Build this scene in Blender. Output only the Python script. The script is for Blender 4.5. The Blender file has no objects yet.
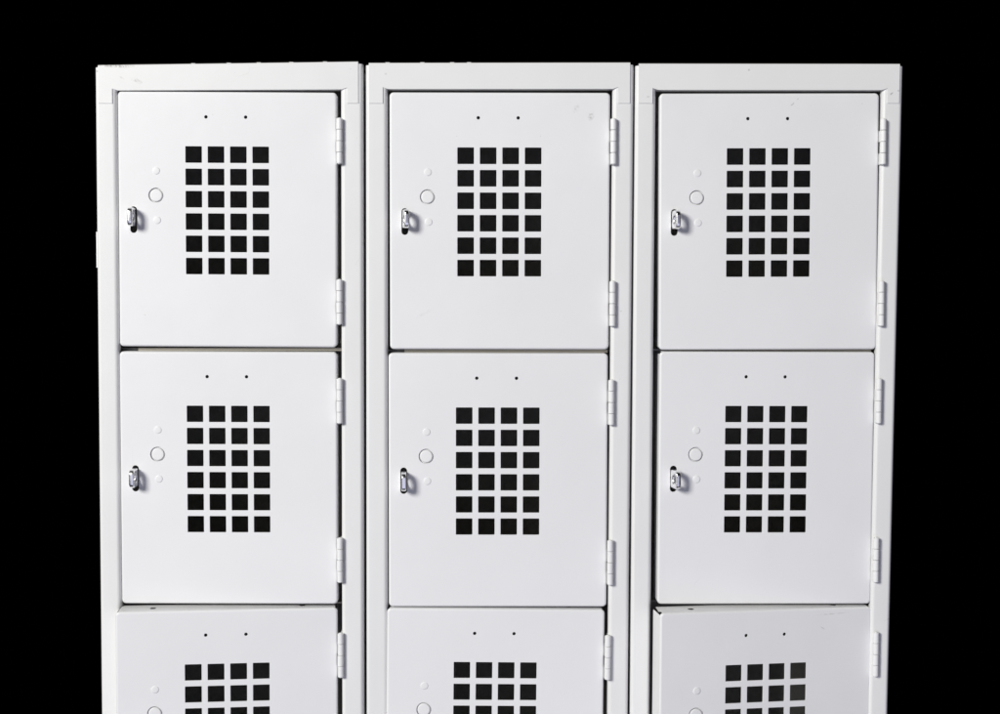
import bpy, bmesh, math
from mathutils import Vector, Matrix
R = math.radians
S = bpy.context.scene
COL = S.collection

# ------------------------------------------------------------------ camera
D, PITCH, ZC, F = 1.57, R(3.0), 0.745, 50.0
FPX = 1000 * F / 36.0
cam = bpy.data.cameras.new('camera'); cam.lens = F; cam.sensor_width = 36; cam.sensor_fit = 'HORIZONTAL'
cam.clip_start = 0.01; cam.clip_end = 100
co = bpy.data.objects.new('camera', cam); COL.objects.link(co)
co.location = (0, -D, ZC); co.rotation_euler = (R(90) - PITCH, 0, 0)
S.camera = co

def P(px, py):
    """measured photo point -> (x, z) in metres on the lockers' front plane (y = 0)"""
    dx, dy = (px - 500) / FPX, (py - 357) / FPX
    t = D / (math.cos(PITCH) - dy * math.sin(PITCH))
    return dx * t, ZC - t * (math.sin(PITCH) + dy * math.cos(PITCH))
MM = D / math.cos(PITCH) / FPX            # metres per photo pixel at the front plane

# ------------------------------------------------------------------ materials
def nt(name):
    m = bpy.data.materials.new(name); m.use_nodes = True
    return m, m.node_tree.nodes, m.node_tree.links, m.node_tree.nodes['Principled BSDF']

def paint(name, base, marks=(), rough=0.42, grime=0.5, seed=0.0):
    """old white sprayed enamel: faint orange peel, a few specks and rubbed patches.
       marks: (x, z, rx, rz, angle, strength) scuffs in object space"""
    m, N, L, b = nt(name)
    tc = N.new('ShaderNodeTexCoord'); oi = N.new('ShaderNodeObjectInfo')
    off = N.new('ShaderNodeVectorMath'); off.operation = 'MULTIPLY_ADD'
    off.inputs[1].default_value = (1, 1, 1)
    sc = N.new('ShaderNodeVectorMath'); sc.operation = 'SCALE'; sc.inputs['Scale'].default_value = 7.3
    cx = N.new('ShaderNodeCombineXYZ')
    for k in range(3): L.new(oi.outputs['Random'], cx.inputs[k])
    L.new(cx.outputs[0], sc.inputs[0]); L.new(tc.outputs['Object'], off.inputs[0]); L.new(sc.outputs[0], off.inputs[2])
    V = off.outputs[0]
    def noise(scale, detail=3, rgh=0.55):
        n = N.new('ShaderNodeTexNoise'); n.inputs['Scale'].default_value = scale
        n.inputs['Detail'].default_value = detail; n.inputs['Roughness'].default_value = rgh
        L.new(V, n.inputs['Vector']); return n.outputs['Fac']
    def ramp(fac, a, bb, va=0.0, vb=1.0):
        r = N.new('ShaderNodeMapRange'); r.clamp = True
        r.inputs[1].default_value = a; r.inputs[2].default_value = bb
        r.inputs[3].default_value = va; r.inputs[4].default_value = vb
        L.new(fac, r.inputs[0]); return r.outputs[0]
    def math2(op, a, c):
        n = N.new('ShaderNodeMath'); n.operation = op
        for k, v in ((0, a), (1, c)):
            if isinstance(v, (int, float)): n.inputs[k].default_value = v
            else: L.new(v, n.inputs[k])
        return n.outputs[0]
    # tone drift of the old paint and tiny specks
    drift = ramp(noise(5.0, 4), 0.3, 0.7, 0.0, 0.10 * grime)
    speck = ramp(noise(240, 1), 0.79, 0.83, 0.0, 0.45 * grime)
    speck = math2('MULTIPLY', speck, ramp(noise(30, 2), 0.52, 0.60))
    scr = N.new('ShaderNodeTexWave'); scr.inputs['Scale'].default_value = 9; scr.inputs['Distortion'].default_value = 18
    scr.inputs['Detail'].default_value = 3; L.new(V, scr.inputs['Vector'])
    scratch = math2('MULTIPLY', ramp(scr.outputs['Fac'], 0.9985, 1.0), ramp(noise(14, 2), 0.66, 0.74, 0, 0.14 * grime))
    dirt = math2('ADD', math2('ADD', drift, speck), scratch)
    for (x, z, rx, rz, ang, st) in marks:
        mp = N.new('ShaderNodeMapping'); mp.vector_type = 'TEXTURE'
        mp.inputs['Location'].default_value = (x, 0, z); mp.inputs['Rotation'].default_value = (0, ang, 0)
        mp.inputs['Scale'].default_value = (rx, 1, rz)
        L.new(tc.outputs['Object'], mp.inputs['Vector'])
        le = N.new('ShaderNodeVectorMath'); le.operation = 'LENGTH'
        L.new(mp.outputs[0], le.inputs[0])
        e = ramp(le.outputs['Value'], 0.2, 1.0, st, 0.0)
        dirt = math2('ADD', dirt, math2('MULTIPLY', e, ramp(noise(420, 3, 0.7), 0.42, 0.56)))
    mix = N.new('ShaderNodeMix'); mix.data_type = 'RGBA'; mix.clamp_factor = True
    mix.inputs[6].default_value = (*base, 1); mix.inputs[7].default_value = (0.25, 0.235, 0.215, 1)
    L.new(dirt, mix.inputs[0]); L.new(mix.outputs[2], b.inputs['Base Color'])
    L.new(ramp(noise(22, 4), 0.3, 0.7, rough - 0.06, rough + 0.08), b.inputs['Roughness'])
    b.inputs['Specular IOR Level'].default_value = 0.4
    # orange peel + very shallow dents in the sheet
    h = math2('ADD', math2('MULTIPLY', noise(700, 2), 0.00006), math2('MULTIPLY', noise(16, 2), 0.0010))
    bp = N.new('ShaderNodeBump'); bp.inputs['Strength'].default_value = 0.55; bp.inputs['Distance'].default_value = 1.0
    L.new(h, bp.inputs['Height']); L.new(bp.outputs[0], b.inputs['Normal'])
    return m

WHITE = (0.782, 0.782, 0.774)
M_body = paint('white_enamel', WHITE)
M_door = paint('white_enamel_door', (0.80, 0.80, 0.806))
M_fit = paint('white_enamel_fitting', (0.80, 0.80, 0.80), grime=0.2)
M_shelf = paint('shaded_enamel_shelf', (0.42, 0.39, 0.32), grime=0.8)  # white shelf enamel, darkened in colour for the shade between the doors
def plain(name, colr, rough, metal=0.0):
    m, N, L, b = nt(name)
    b.inputs['Base Color'].default_value = (*colr, 1); b.inputs['Metallic'].default_value = metal
    n = N.new('ShaderNodeTexNoise'); n.inputs['Scale'].default_value = 180; n.inputs['Detail'].default_value = 4
    r = N.new('ShaderNodeMapRange'); r.inputs[3].default_value = rough * 0.7; r.inputs[4].default_value = rough * 1.4
    tc = N.new('ShaderNodeTexCoord'); L.new(tc.outputs['Object'], n.inputs['Vector'])
    L.new(n.outputs['Fac'], r.inputs[0]); L.new(r.outputs[0], b.inputs['Roughness'])
    return m
M_in = plain('interior_grey', (0.46, 0.455, 0.435), 0.6)
M_chrome = plain('worn_chrome', (0.90, 0.90, 0.91), 0.25, 1.0)

# ------------------------------------------------------------------ mesh helpers
def link(name, bm, mats, parent=None, smooth=True, angle=40, doubles=True):
    if doubles: bmesh.ops.remove_doubles(bm, verts=bm.verts, dist=1e-6)
    me = bpy.data.meshes.new(name); bm.to_mesh(me); bm.free()
    for m in (mats if isinstance(mats, (list, tuple)) else [mats]): me.materials.append(m)
    o = bpy.data.objects.new(name, me); COL.objects.link(o)
    if parent: o.parent = parent
    if smooth:
        me.shade_smooth(); me.set_sharp_from_angle(angle=R(angle))
        w = o.modifiers.new('weighted', 'WEIGHTED_NORMAL'); w.keep_sharp = True; w.weight = 90
    return o

def loft(bm, loops, closed=True, skip=(), mat=0):
    """bridge successive loops (lists of co); skip(k, i) leaves a face out"""
    rows = [[bm.verts.new(c) for c in lp] for lp in loops]
    for k in range(len(rows) - 1):
        n = len(rows[k])
        for i in range(n if closed else n - 1):
            if skip and skip(k, i): continue
            f = bm.faces.new((rows[k][i], rows[k][(i + 1) % n], rows[k + 1][(i + 1) % n], rows[k + 1][i]))
            f.material_index = mat
    return rows

def box(bm, a, b, fn=None, mat=0, face_mats=None):
    (x0, y0, z0), (x1, y1, z1) = a, b
    pts = [(x0, y0, z0), (x1, y0, z0), (x1, y1, z0), (x0, y1, z0), (x0, y0, z1), (x1, y0, z1), (x1, y1, z1), (x0, y1, z1)]
    if fn: pts = [fn(*p) for p in pts]
    v = [bm.verts.new(p) for p in pts]
    for name, q in (('-z', (0, 3, 2, 1)), ('+z', (4, 5, 6, 7)), ('-y', (0, 1, 5, 4)), ('+x', (1, 2, 6, 5)), ('+y', (2, 3, 7, 6)), ('-x', (3, 0, 4, 7))):
        f = bm.faces.new([v[i] for i in q]); f.material_index = (face_mats or {}).get(name, mat)

def rrect(x0, x1, z0, z1, r, y, seg=4):
    pts = []
    for cx, cz, a0 in ((x1 - r, z1 - r, 0), (x0 + r, z1 - r, 90), (x0 + r, z0 + r, 180), (x1 - r, z0 + r, 270)):
        for k in range(seg + 1):
            a = R(a0 + 90 * k / seg)
            pts.append((cx + r * math.cos(a), y, cz + r * math.sin(a)))
    return pts

def circ(cx, cz, r, y, n=20):
    return [(cx + r * math.cos(2 * math.pi * k / n), y, cz + r * math.sin(2 * math.pi * k / n)) for k in range(n)]

def slotloop(cx, z0, z1, r, y, n=8):
    pts = []
    for cz, a0 in ((z1 - r, 0), (z0 + r, 180)):
        for k in range(n + 1):
            a = R(a0 + 180 * k / n); pts.append((cx + r * math.cos(a), y, cz + r * math.sin(a)))
    return pts

# ------------------------------------------------------------------ door sizes (from the photo, in metres)
DW, DH = 219.8 * MM, 257.3 * MM
FL = 0.031                                   # depth of the folded edges
def dl(du, dv):                              # door pixel offsets from its top-left -> local x, z (origin: top-right corner)
    return du * MM - DW, -dv * MM

SQ, PITCHX, PITCHZ = 16.5 * MM, 22.45 * MM, 22.48 * MM
def build_door():
    bm = bmesh.new()
    r, c = 0.0026, 0.0046
    # folded rim round the door: rounded bend, flange, small inner lip, slit at each corner
    prof = [(r, 0.0)] + [(r - r * math.sin(R(a)), r - r * math.cos(R(a))) for a in (22.5, 45, 67.5)] + [(0, r), (0, FL), (0.006, FL)]
    loops = [rrect(-DW + i, -i, -DH + i, -i, max(c - i, 0.0006), y, 4) for i, y in prof]
    corner = lambda k, i: (k >= 4 and (i % 5) in (1, 2)) or (k == 4 and i == 4)
    rows = loft(bm, loops, skip=corner)
    outer = rows[0]
    edges = [bm.edges.get((outer[i], outer[(i + 1) % len(outer)])) for i in range(len(outer))]
    hb, ht = 0.00035, 0.0014                  # rolled hole edge, sheet thickness
    def hole(fn):
        rr = loft(bm, [fn(hb, 0), fn(hb * 0.3, hb * 0.3), fn(0, hb), fn(0, ht), fn(0.004, ht)])[0]
        edges.extend(bm.edges.get((rr[i], rr[(i + 1) % len(rr)])) for i in range(len(rr)))
    x0, z0 = dl(67.7, 54.8)
    for i in range(4):
        for j in range(6):
            a, b = x0 + i * PITCHX, z0 - j * PITCHZ
            hole(lambda e, y, a=a, b=b: rrect(a - e, a + SQ + e, b - SQ - e, b + e, 0.0005 + e, y, 1))
    for du in (88.5, 128.3):
        x, z = dl(du, 25.3); hole(lambda e, y: circ(x, z, 0.0019 + e, y, 12))
    x, z = dl(37.8, 104.2); hole(lambda e, y: circ(x, z, 0.0085 + e, y, 28))
    x, z0_ = dl(15.2, 142.3); z1_ = dl(0, 115.6)[1]
    hole(lambda e, y: slotloop(x, z0_ - e, z1_ + e, 0.0038 + e, y))
    bmesh.ops.triangle_fill(bm, edges=edges, use_beauty=True, normal=(0, -1, 0))
    # folded top edge with its two punched holes
    a0, a1, b1, b0 = rows[4][4], rows[4][5], rows[5][5], rows[5][4]
    ed = [bm.edges.get(q) or bm.edges.new(q) for q in ((a0, a1), (a1, b1), (b1, b0), (b0, a0))]
    for du in (35, 184):
        x = dl(du, 0)[0]
        vs = [bm.verts.new((x + 0.0036 * math.cos(2 * math.pi * q / 14), 0.0150 + 0.0036 * math.sin(2 * math.pi * q / 14), 0)) for q in range(14)]
        ed += [bm.edges.new((vs[q], vs[(q + 1) % 14])) for q in range(14)]
    bmesh.ops.triangle_fill(bm, edges=ed, use_beauty=True, normal=(0, 0, 1))
    bmesh.ops.recalc_face_normals(bm, faces=bm.faces)
    return bm

def build_lathe(profile, n=28):
    """profile (r, y) turned round the y axis"""
    bm = bmesh.new()
    loops = [circ(0, 0, max(r, 1e-5), y, n) for r, y in profile]
    rows = loft(bm, loops)
    bm.faces.new(rows[-1]); bmesh.ops.recalc_face_normals(bm, faces=bm.faces)
    return bm

def build_hinge():
    """leaf on the door edge, leaf on the post, four knuckles on a pin"""
    bm = bmesh.new(); Rk, L = 0.0036, 45.3 * MM
    n, k = 16, 4
    for j in range(k):
        a, b = -L * j / k - 0.0002, -L * (j + 1) / k + 0.0002
        rk = Rk * (1.0 if j % 2 == 0 else 0.95)
        dx = 0.0 if j % 2 == 0 else 0.0002
        ring = lambda rr, z: [(dx + rr * math.cos(2 * math.pi * q / n), rr * math.sin(2 * math.pi * q / n), z) for q in range(n)]
        rows = loft(bm, [ring(rk - 0.0005, a), ring(rk, a - 0.0005), ring(rk, b + 0.0005), ring(rk - 0.0005, b)])
        bm.faces.new(rows[0]); bm.faces.new(rows[-1])
        # leaf wrapping from the knuckle into the gap, alternately to the door and to the post
        if j % 2 == 1: box(bm, (-Rk + 0.0004, 0.0008, b), (-Rk + 0.0018, 0.019, a))
        else: box(bm, (0.0004, 0.0008, b), (0.0018, 0.019, a))
    ring = lambda rr, z: [(rr * math.cos(2 * math.pi * q / 12), rr * math.sin(2 * math.pi * q / 12), z) for q in range(12)]
    rows = loft(bm, [ring(0.0008, 0.0007), ring(0.0018, 0.0003), ring(0.0018, -L - 0.0003), ring(0.0008, -L - 0.0007)])
    bm.faces.new(rows[0]); bm.faces.new(rows[-1])
    bmesh.ops.recalc_face_normals(bm, faces=bm.faces)
    return bm

def build_latch():
    """chrome padlock staple: thick D plate standing out of the slot, with a padlock eye"""
    bm = bmesh.new()
    H, PR, T, e = 0.0106, 0.0185, 0.0028, 0.0013
    def outline(inset):
        pts = []
        # (y, z) outline: back inside the door, nose rounded towards the viewer
        pts += [(0.012, -H + inset), (0.012, H - inset)]
        r = 0.0060
        pts += [(-PR + r + 0.002, H - inset)]
        for k in range(9):
            a = R(90 + 90 * k / 8)
            pts.append((-PR + r + (r - inset) * math.cos(a), H - r + (r - inset) * math.sin(a) * 1.0))
        for k in range(9):
            a = R(180 + 90 * k / 8)
            pts.append((-PR + r + (r - inset) * math.cos(a), -H + r + (r - inset) * math.sin(a)))
        pts += [(-PR + r + 0.002, -H + inset)]
        return pts
    eye = lambda rr: [(-0.0088 + rr * math.cos(2 * math.pi * k / 24), 0.0 + rr * 1.25 * math.sin(2 * math.pi * k / 24)) for k in range(24)]
    def side(loop, x): return [(x, y, z) for y, z in loop]
    o = loft(bm, [side(outline(e), -T), side(outline(e * .3), -T + e * .3), side(outline(0), -T + e), side(outline(0), T - e), side(outline(e * .3), T - e * .3), side(outline(e), T)])
    h = loft(bm, [side(eye(0.0046 + e), -T), side(eye(0.0046), -T + e), side(eye(0.0046), T - e), side(eye(0.0046 + e), T)])
    for q in (0, -1):
        ed = [bm.edges.get((l[i], l[(i + 1) % len(l)])) for l in (o[q], h[q]) for i in range(len(l))]
        bmesh.ops.triangle_fill(bm, edges=ed, use_beauty=True, normal=(1 if q else -1, 0, 0))
    bmesh.ops.recalc_face_normals(bm, faces=bm.faces)
    return bm

# ------------------------------------------------------------------ one locker column
# measured outline: left/right edge at top (y 64) and where the photo ends (y 714); top edge left/right; doors by their right edge
LOCK = [
    dict(tl=94.8, tr=362.6, bl=101.2, br=363.4, top=(65.2, 61.6), rail=(90.6, 89.4), posts=(21.2, 22.0),
         doors=[((336.6, 92.2), (336.7, 347.6), 117.2, 0.3), ((336.8, 352.2), (337.4, 604.6), 119.0, 0.3), ((337.4, 608.1), (337.6, 714), 120.4, 6.0)]),
    dict(tl=365.6, tr=633.8, bl=366.4, br=627.8, top=(63.0, 62.6), rail=(89.2, 89.0), posts=(21.6, 20.8),
         doors=[((610.4, 92.4), (608.9, 349.6), 389.3, 0.3), ((608.2, 353.4), (606.6, 607.3), 388.3, 0.4), ((605.0, 610.2), (603.4, 714), 388.3, 0.9)]),
    dict(tl=635.6, tr=903.4, bl=630.2, br=888.0, top=(63.6, 64.0), rail=(90.0, 90.2), posts=(20.6, 20.5),
         doors=[((879.9, 92.8), (876.9, 349.4), 659.6, 0.5), ((875.7, 352.2), (871.3, 604.4), 659.3, 1.2), ((872.2, 607.1), (870.2, 714), 656.6, 8.5)]),
]
W0, DEEP = 268.0 * MM, 0.38
POST = 22.2 * MM
LABEL = [
    'white steel locker with scuffed top left corner, black space on its left',
    'white steel locker standing between two others, faint smudge on its top door',
    'white steel locker whose lowest door hangs furthest ajar, black space on its right',
]

door_mesh = hinge_mesh = latch_mesh = plug_mesh = rivet_mesh = None
def sub(proto, parent, loc, rot=(0, 0, 0)):
    o = proto.copy(); COL.objects.link(o); o.parent = parent; o.location = loc; o.rotation_euler = rot
    return o

def make_protos():
    pr = {}
    pr['door'] = link('door', build_door(), M_door)
    pr['hinge'] = link('hinge', build_hinge(), M_fit)
    pr['latch'] = link('latch', build_latch(), M_chrome, angle=50)
    pr['lock_plug'] = link('lock_plug', build_lathe([(0.0095, 0.0026), (0.0082, 0.0024), (0.0075, 0.0020), (0.0072, 0.0010), (0.0070, 0.0004), (0.0066, 0.0001), (0.0060, 0.0000), (0.0030, -0.00005)]), M_fit)
    pr['rivet'] = link('rivet', build_lathe([(0.0044, 0.0003), (0.0043, -0.0002), (0.0040, -0.00045), (0.0034, -0.0006), (0.0018, -0.00066), (0.0006, -0.00068)], 24), M_fit)
    return pr
PROTO = make_protos()
USED = set()
def take(kind, parent, loc, rot=(0, 0, 0)):
    p = PROTO[kind]
    if kind not in USED:
        USED.add(kind); p.parent = parent; p.location = loc; p.rotation_euler = rot; return p
    return sub(p, parent, loc, rot)

def locker(ci, c):
    xlt, zt = P(c['tl'], 64); xrt, _ = P(c['tr'], 64)
    xlb, zb = P(c['bl'], 714); xrb, _ = P(c['br'], 714)
    cx = (xlt + xrt) / 2
    root = bpy.data.objects.new('locker', None); COL.objects.link(root)
    root.location = (cx, 0, 0); root.empty_display_size = 0.1
    root['label'] = LABEL[ci]; root['category'] = 'locker'; root['group'] = 'white lockers standing side by side'
    def Wp(u, y, z):
        """u across the column (0..W0) -> the column's slightly racked shape, in root space"""
        s = (zt - z) / (zt - zb)
        l, r = xlt + (xlb - xlt) * s, xrt + (xrb - xrt) * s
        return (l + (r - l) * u / W0 - cx, y, z)
    zTL, zTR = P(c['tl'], c['top'][0])[1], P(c['tr'], c['top'][1])[1]
    zRL, zRR = P(c['tl'], c['rail'][0])[1], P(c['tr'], c['rail'][1])[1]
    ztop = lambda u: zTL + (zTR - zTL) * u / W0
    zrail = lambda u: zRL + (zRR - zRL) * u / W0
    zs = [0.055, 0.2, 0.4, 0.6, 0.8]
    # ---- frame: two roll-formed posts and a bottom rail
    bm = bmesh.new(); r = 0.0042
    for left in (True, False):
        prof = [(0.0, 0.022), (0.0, r)] + [(r - r * math.cos(R(a)), r - r * math.sin(R(a))) for a in (18, 36, 54, 72)] + [(r, 0.0)]
        ri = 0.0048
        pw = c['posts'][0 if left else 1] * MM
        prof += [(pw - ri, 0.0)] + [(pw - ri + ri * math.sin(R(a)), ri - ri * math.cos(R(a))) for a in (15, 30, 45, 60, 75)] + [(pw, ri), (pw, 0.0095), (pw - 0.010, 0.0095)]
        if not left: prof = [(W0 - u, y) for u, y in prof]
        loops = [[Wp(u, y, z) for u, y in prof] for z in zs]
        loops.append([Wp(u, y, ztop(u) - 0.0024) for u, y in prof])
        loft(bm, loops, closed=False)
    box(bm, (POST - 0.004, 0.0015, 0.055), (W0 - POST + 0.004, 0.018, 0.076), Wp)
    bmesh.ops.recalc_face_normals(bm, faces=bm.faces)
    fr = link('frame', bm, M_bodies[ci], root)
    # ---- top cap: a folded sheet over the head of the frame with two short tabs on the posts
    bm = bmesh.new(); t = 0.0010; ins = 3.2 * MM
    tab_z = P(500, 103.4)[1]; tab_in = 17.2 * MM; arch = 0.0016
    uL0, uL1, uR0, uR1 = ins, tab_in, W0 - tab_in + 1.8 * MM, W0 - ins - 0.4 * MM
    if ci == 0: uR1 = W0 - ins - 1.2 * MM
    rt = 0.0022
    nt_ = 5.5 * MM                            # the cap is notched at the inner corners
    us = [uL0, uL1, uL1 + nt_] + [uL1 + (uR0 - uL1) * k / 12 for k in range(1, 12)] + [uR0 - nt_, uR0, uR1]
    notch = lambda u: 1.8 * MM * max(0.0, 1 - (u - uL1) / nt_, 1 - (uR0 - u) / nt_) if uL1 - 1e-6 <= u <= uR0 + 1e-6 else 0.0
    rows = []
    for u in us:
        zt_ = ztop(u) + 0.0003
        rows.append([(u, -t, zrail(u) + notch(u)), (u, -t, zrail(u) + 0.004), (u, -t, zt_ - rt)] + [(u, -t + rt - rt * math.cos(R(a)), zt_ - rt + rt * math.sin(R(a))) for a in (22, 45, 67)] + [(u, -t + rt, zt_), (u, 0.030, zt_)])
    V = [[bm.verts.new(Wp(*p)) for p in row] for row in rows]
    for i in range(len(V) - 1):
        for k in range(len(V[0]) - 1):
            bm.faces.new((V[i][k], V[i + 1][k], V[i + 1][k + 1], V[i][k + 1]))
    def tab(a, b, ia, ib):
        lo = [bm.verts.new(Wp(u, -t, tab_z)) for u in (a, b)]
        bm.faces.new((lo[0], lo[1], V[ib][0], V[ia][0]))
        return lo
    lo1 = tab(uL0, uL1, 0, 1); lo2 = tab(uR0, uR1, len(V) - 2, len(V) - 1)
    # sheet edge: short return towards the frame all along the lower outline and the two ends
    chain = [V[0][-1 - k] for k in range(2, len(V[0]))] + [lo1[0], lo1[1]] + [V[i][0] for i in range(1, len(V) - 1)] + [lo2[0], lo2[1]] + [V[-1][k] for k in range(0, len(V[0]) - 2)]
    back = []
    for v in chain:
        inner = V[1][0].co.x - 1e-6 <= v.co.x <= V[-2][0].co.x + 1e-6 and v not in lo1 and v not in lo2
        back.append(bm.verts.new((v.co.x, 0.0135 if inner else v.co.y + t * 0.96, v.co.z)))
    for i in range(len(chain) - 1):
        bm.faces.new((chain[i], chain[i + 1], back[i + 1], back[i]))
    # small rivet heads along the back of the cap's top edge
    for k, u in enumerate(([94, 130, 160, 193, 227], [19, 54, 84, 101], [])[ci]):
        box(bm, (u * MM, 0.012, ztop(u * MM)), ((u + 4) * MM, 0.018, ztop(u * MM) + 0.0026), Wp)
    bmesh.ops.recalc_face_normals(bm, faces=bm.faces)
    link('top_cap', bm, M_bodies[ci], root, angle=35)
    # ---- cabinet body: sides, back, top, bottom; painted white outside, inner faces a darker grey
    bm = bmesh.new(); a = 0.0009; zt2 = min(zTL, zTR) - 0.0035
    box(bm, (a, 0.004, 0.0), (a + 0.0009, DEEP, zt2), Wp, 0, {'+x': 1})
    box(bm, (W0 - a - 0.0009, 0.004, 0.0), (W0 - a, DEEP, zt2), Wp, 0, {'-x': 1})
    box(bm, (a + 0.001, DEEP - 0.001, 0.0), (W0 - a - 0.001, DEEP - 0.0001, zt2 - 0.0002), Wp, 0, {'-y': 1})
    box(bm, (a + 0.001, 0.0142, zt2 - 0.0012), (W0 - a - 0.001, DEEP - 0.0012, zt2 - 0.0003), Wp, 0, {'-z': 1})
    box(bm, (a + 0.001, 0.0190, 0.058), (W0 - a - 0.001, DEEP - 0.0012, 0.0595), Wp, 1)
    box(bm, (a + 0.001, 0.030, 0.0), (W0 - a - 0.001, 0.031, 0.0575), Wp, 0)
    if ci == 0:                                # small strips on the left side, standing for leftover background at the edge
        z1, z0 = P(94, 231.5)[1], P(94, 267.5)[1]
        box(bm, (-2.9 * MM, 0.010, z0), (a - 0.0001, 0.013, z1), Wp, 0)
        z1, z0 = P(94, 216)[1], P(94, 224)[1]
        box(bm, (-1.6 * MM, 0.022, z0), (a - 0.0001, 0.026, z1), Wp, 0)
    bmesh.ops.recalc_face_normals(bm, faces=bm.faces)
    link('cabinet_body', bm, [M_bodies[ci], M_in], root, smooth=False)
    # ---- doors
    for k, (tr, br, xl, opening) in enumerate(c['doors']):
        x1, z1 = P(*tr); x2, z2 = P(*br)
        lean = math.atan2(x2 - x1, z1 - z2)     # + : bottom to the right
        x0, _ = P(xl, tr[1])
        d = take('door', root, (x1 - cx, 0.0022, z1))
        d.rotation_euler = (Matrix.Rotation(R(opening), 3, 'Z') @ Matrix.Rotation(-lean, 3, 'Y')).to_euler()
        sx = (x1 - x0) / DW if k < 2 else 1.0
        sz = (z1 - z2) / DH if k < 2 else 0.995
        d.scale = (sx, 1, sz)
        if opening > 2: d['label'] = 'door standing ajar'
        for dv in ((26.4, 188.3) if k < 2 else (25.0, 187.0)):
            h = take('hinge', d, (0.0035, -0.0056, -dv * MM))
        x, z = dl(15.2, LAT[ci][k][0])
        take('latch', d, (x + LAT[ci][k][2] * MM, 0.0, z), (0, 0, R(LAT[ci][k][1])))
        x, z = dl(37.8, 104.2); take('lock_plug', d, (x, 0, z))
        for dv, du in ((79.5, 38.2), (129.3, 38.9)):
            x, z = dl(du, dv); take('rivet', d, (x, 0, z))
    # ---- shelves between the compartments, their lips show in the slots between the doors
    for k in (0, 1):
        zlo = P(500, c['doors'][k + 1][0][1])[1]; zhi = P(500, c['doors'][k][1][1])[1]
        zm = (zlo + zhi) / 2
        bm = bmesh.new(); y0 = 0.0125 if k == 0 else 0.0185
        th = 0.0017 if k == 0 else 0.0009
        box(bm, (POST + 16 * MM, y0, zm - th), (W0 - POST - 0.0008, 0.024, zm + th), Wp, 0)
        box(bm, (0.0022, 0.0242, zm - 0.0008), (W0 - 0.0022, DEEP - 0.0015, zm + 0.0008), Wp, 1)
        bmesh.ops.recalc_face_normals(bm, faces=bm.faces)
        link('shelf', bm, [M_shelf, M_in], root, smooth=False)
    return root

# latches: (height on the door, swing in degrees, sideways play in px)
LAT = [[(126.5, 1, -.3), (127.5, -2, .2), (127.5, 0, 0)],
       [(126.5, 11, 0), (128.5, 4, 0), (127.5, 0, 0)],
       [(126.5, 8, 0), (128.5, 13, -.2), (127.5, 0, 0)]]
W_ = lambda ci, px, py: (P(px, py)[0] - (P(LOCK[ci]['tl'], 64)[0] + P(LOCK[ci]['tr'], 64)[0]) / 2, P(px, py)[1])
def mk(ci, lst): return [(*W_(ci, a, b), rx * MM, rz * MM, R(an), st) for a, b, rx, rz, an, st in lst]
M_bodies = [
    paint('white_enamel_scuffed', WHITE, mk(0, [(117, 66, 22, 2.2, 2, .8), (97, 71, 1.8, 1.6, 0, .7), (122, 78, 3, 1.2, 35, .35), (137, 81, 7, 2.6, 20, .45)])),
    paint('white_enamel_clean', WHITE, mk(1, [(386, 74, 2, 1.5, 0, .3), (620, 290, 2, 1, 0, .5), (621, 311, 2, 1, 0, .5)])),
    paint('white_enamel_chipped', WHITE, mk(2, [(648, 97, 2, 2, 0, .6), (891, 94, 3, 1.2, -40, .8), (898, 91, 1.5, 1.5, 0, .6), (749, 70, 1.5, 1.5, 0, .7), (893, 617, 12, .9, -25, .45)])),
]
for ci, c in enumerate(LOCK): locker(ci, c)
# each top door of the middle and right column carries its own rub marks
def own_marks(door_name_root, idx, marks):
    doors = sorted((o for o in door_name_root.children if o.name.startswith('door')), key=lambda o: -o.location.z)
    o = doors[idx]
    o.data = o.data.copy(); o.data.materials[0] = paint('white_enamel_rubbed', (0.80, 0.80, 0.806), [((du * MM - DW), -dv * MM, rx * MM, rz * MM, R(an), st) for du, dv, rx, rz, an, st in marks])
roots = [o for o in COL.objects if o.name.startswith('locker')]
roots.sort(key=lambda o: o.location.x)
own_marks(roots[1], 0, [(201, 23, 3.5, 6, 15, .5), (186, 16, 3, 6, 25, .25), (33, 222, 12, 2, -30, .12)])
own_marks(roots[2], 0, [(133, 11, 3, 1, -40, .6), (138, 6, 2, .8, -30, .7)])
own_marks(roots[2], 2, [(178, 6, 20, 1.0, -3, .3), (168, 20, 5, .8, 35, .4)])

# ------------------------------------------------------------------ light
def area(name, loc, target, size, watts, colr):
    l = bpy.data.lights.new(name, 'AREA'); l.shape = 'RECTANGLE'; l.size, l.size_y = size; l.energy = watts; l.color = colr
    o = bpy.data.objects.new(name, l); COL.objects.link(o); o.location = loc
    o.rotation_euler = (Vector(target) - Vector(loc)).to_track_quat('-Z', 'Y').to_euler()
area('key_lamp', (-3.0, -4.0, ZC + 1.7), (0, 0, ZC), (1.35, 1.35), 298, (1.0, 0.993, 0.955))
area('fill_lamp', (0.3, -3.0, ZC - 1.5), (0.1, 0, ZC - 0.3), (4.0, 3.6), 40, (0.77, 0.78, 1.0))
w = bpy.data.worlds.new('World'); S.world = w; w.use_nodes = True
w.node_tree.nodes['Background'].inputs[0].default_value = (0, 0, 0, 1)
w.node_tree.nodes['Background'].inputs[1].default_value = 0.0

S.render.engine = 'CYCLES'
S.view_settings.view_transform = 'Standard'; S.view_settings.look = 'None'
S.view_settings.exposure = 0; S.view_settings.gamma = 1
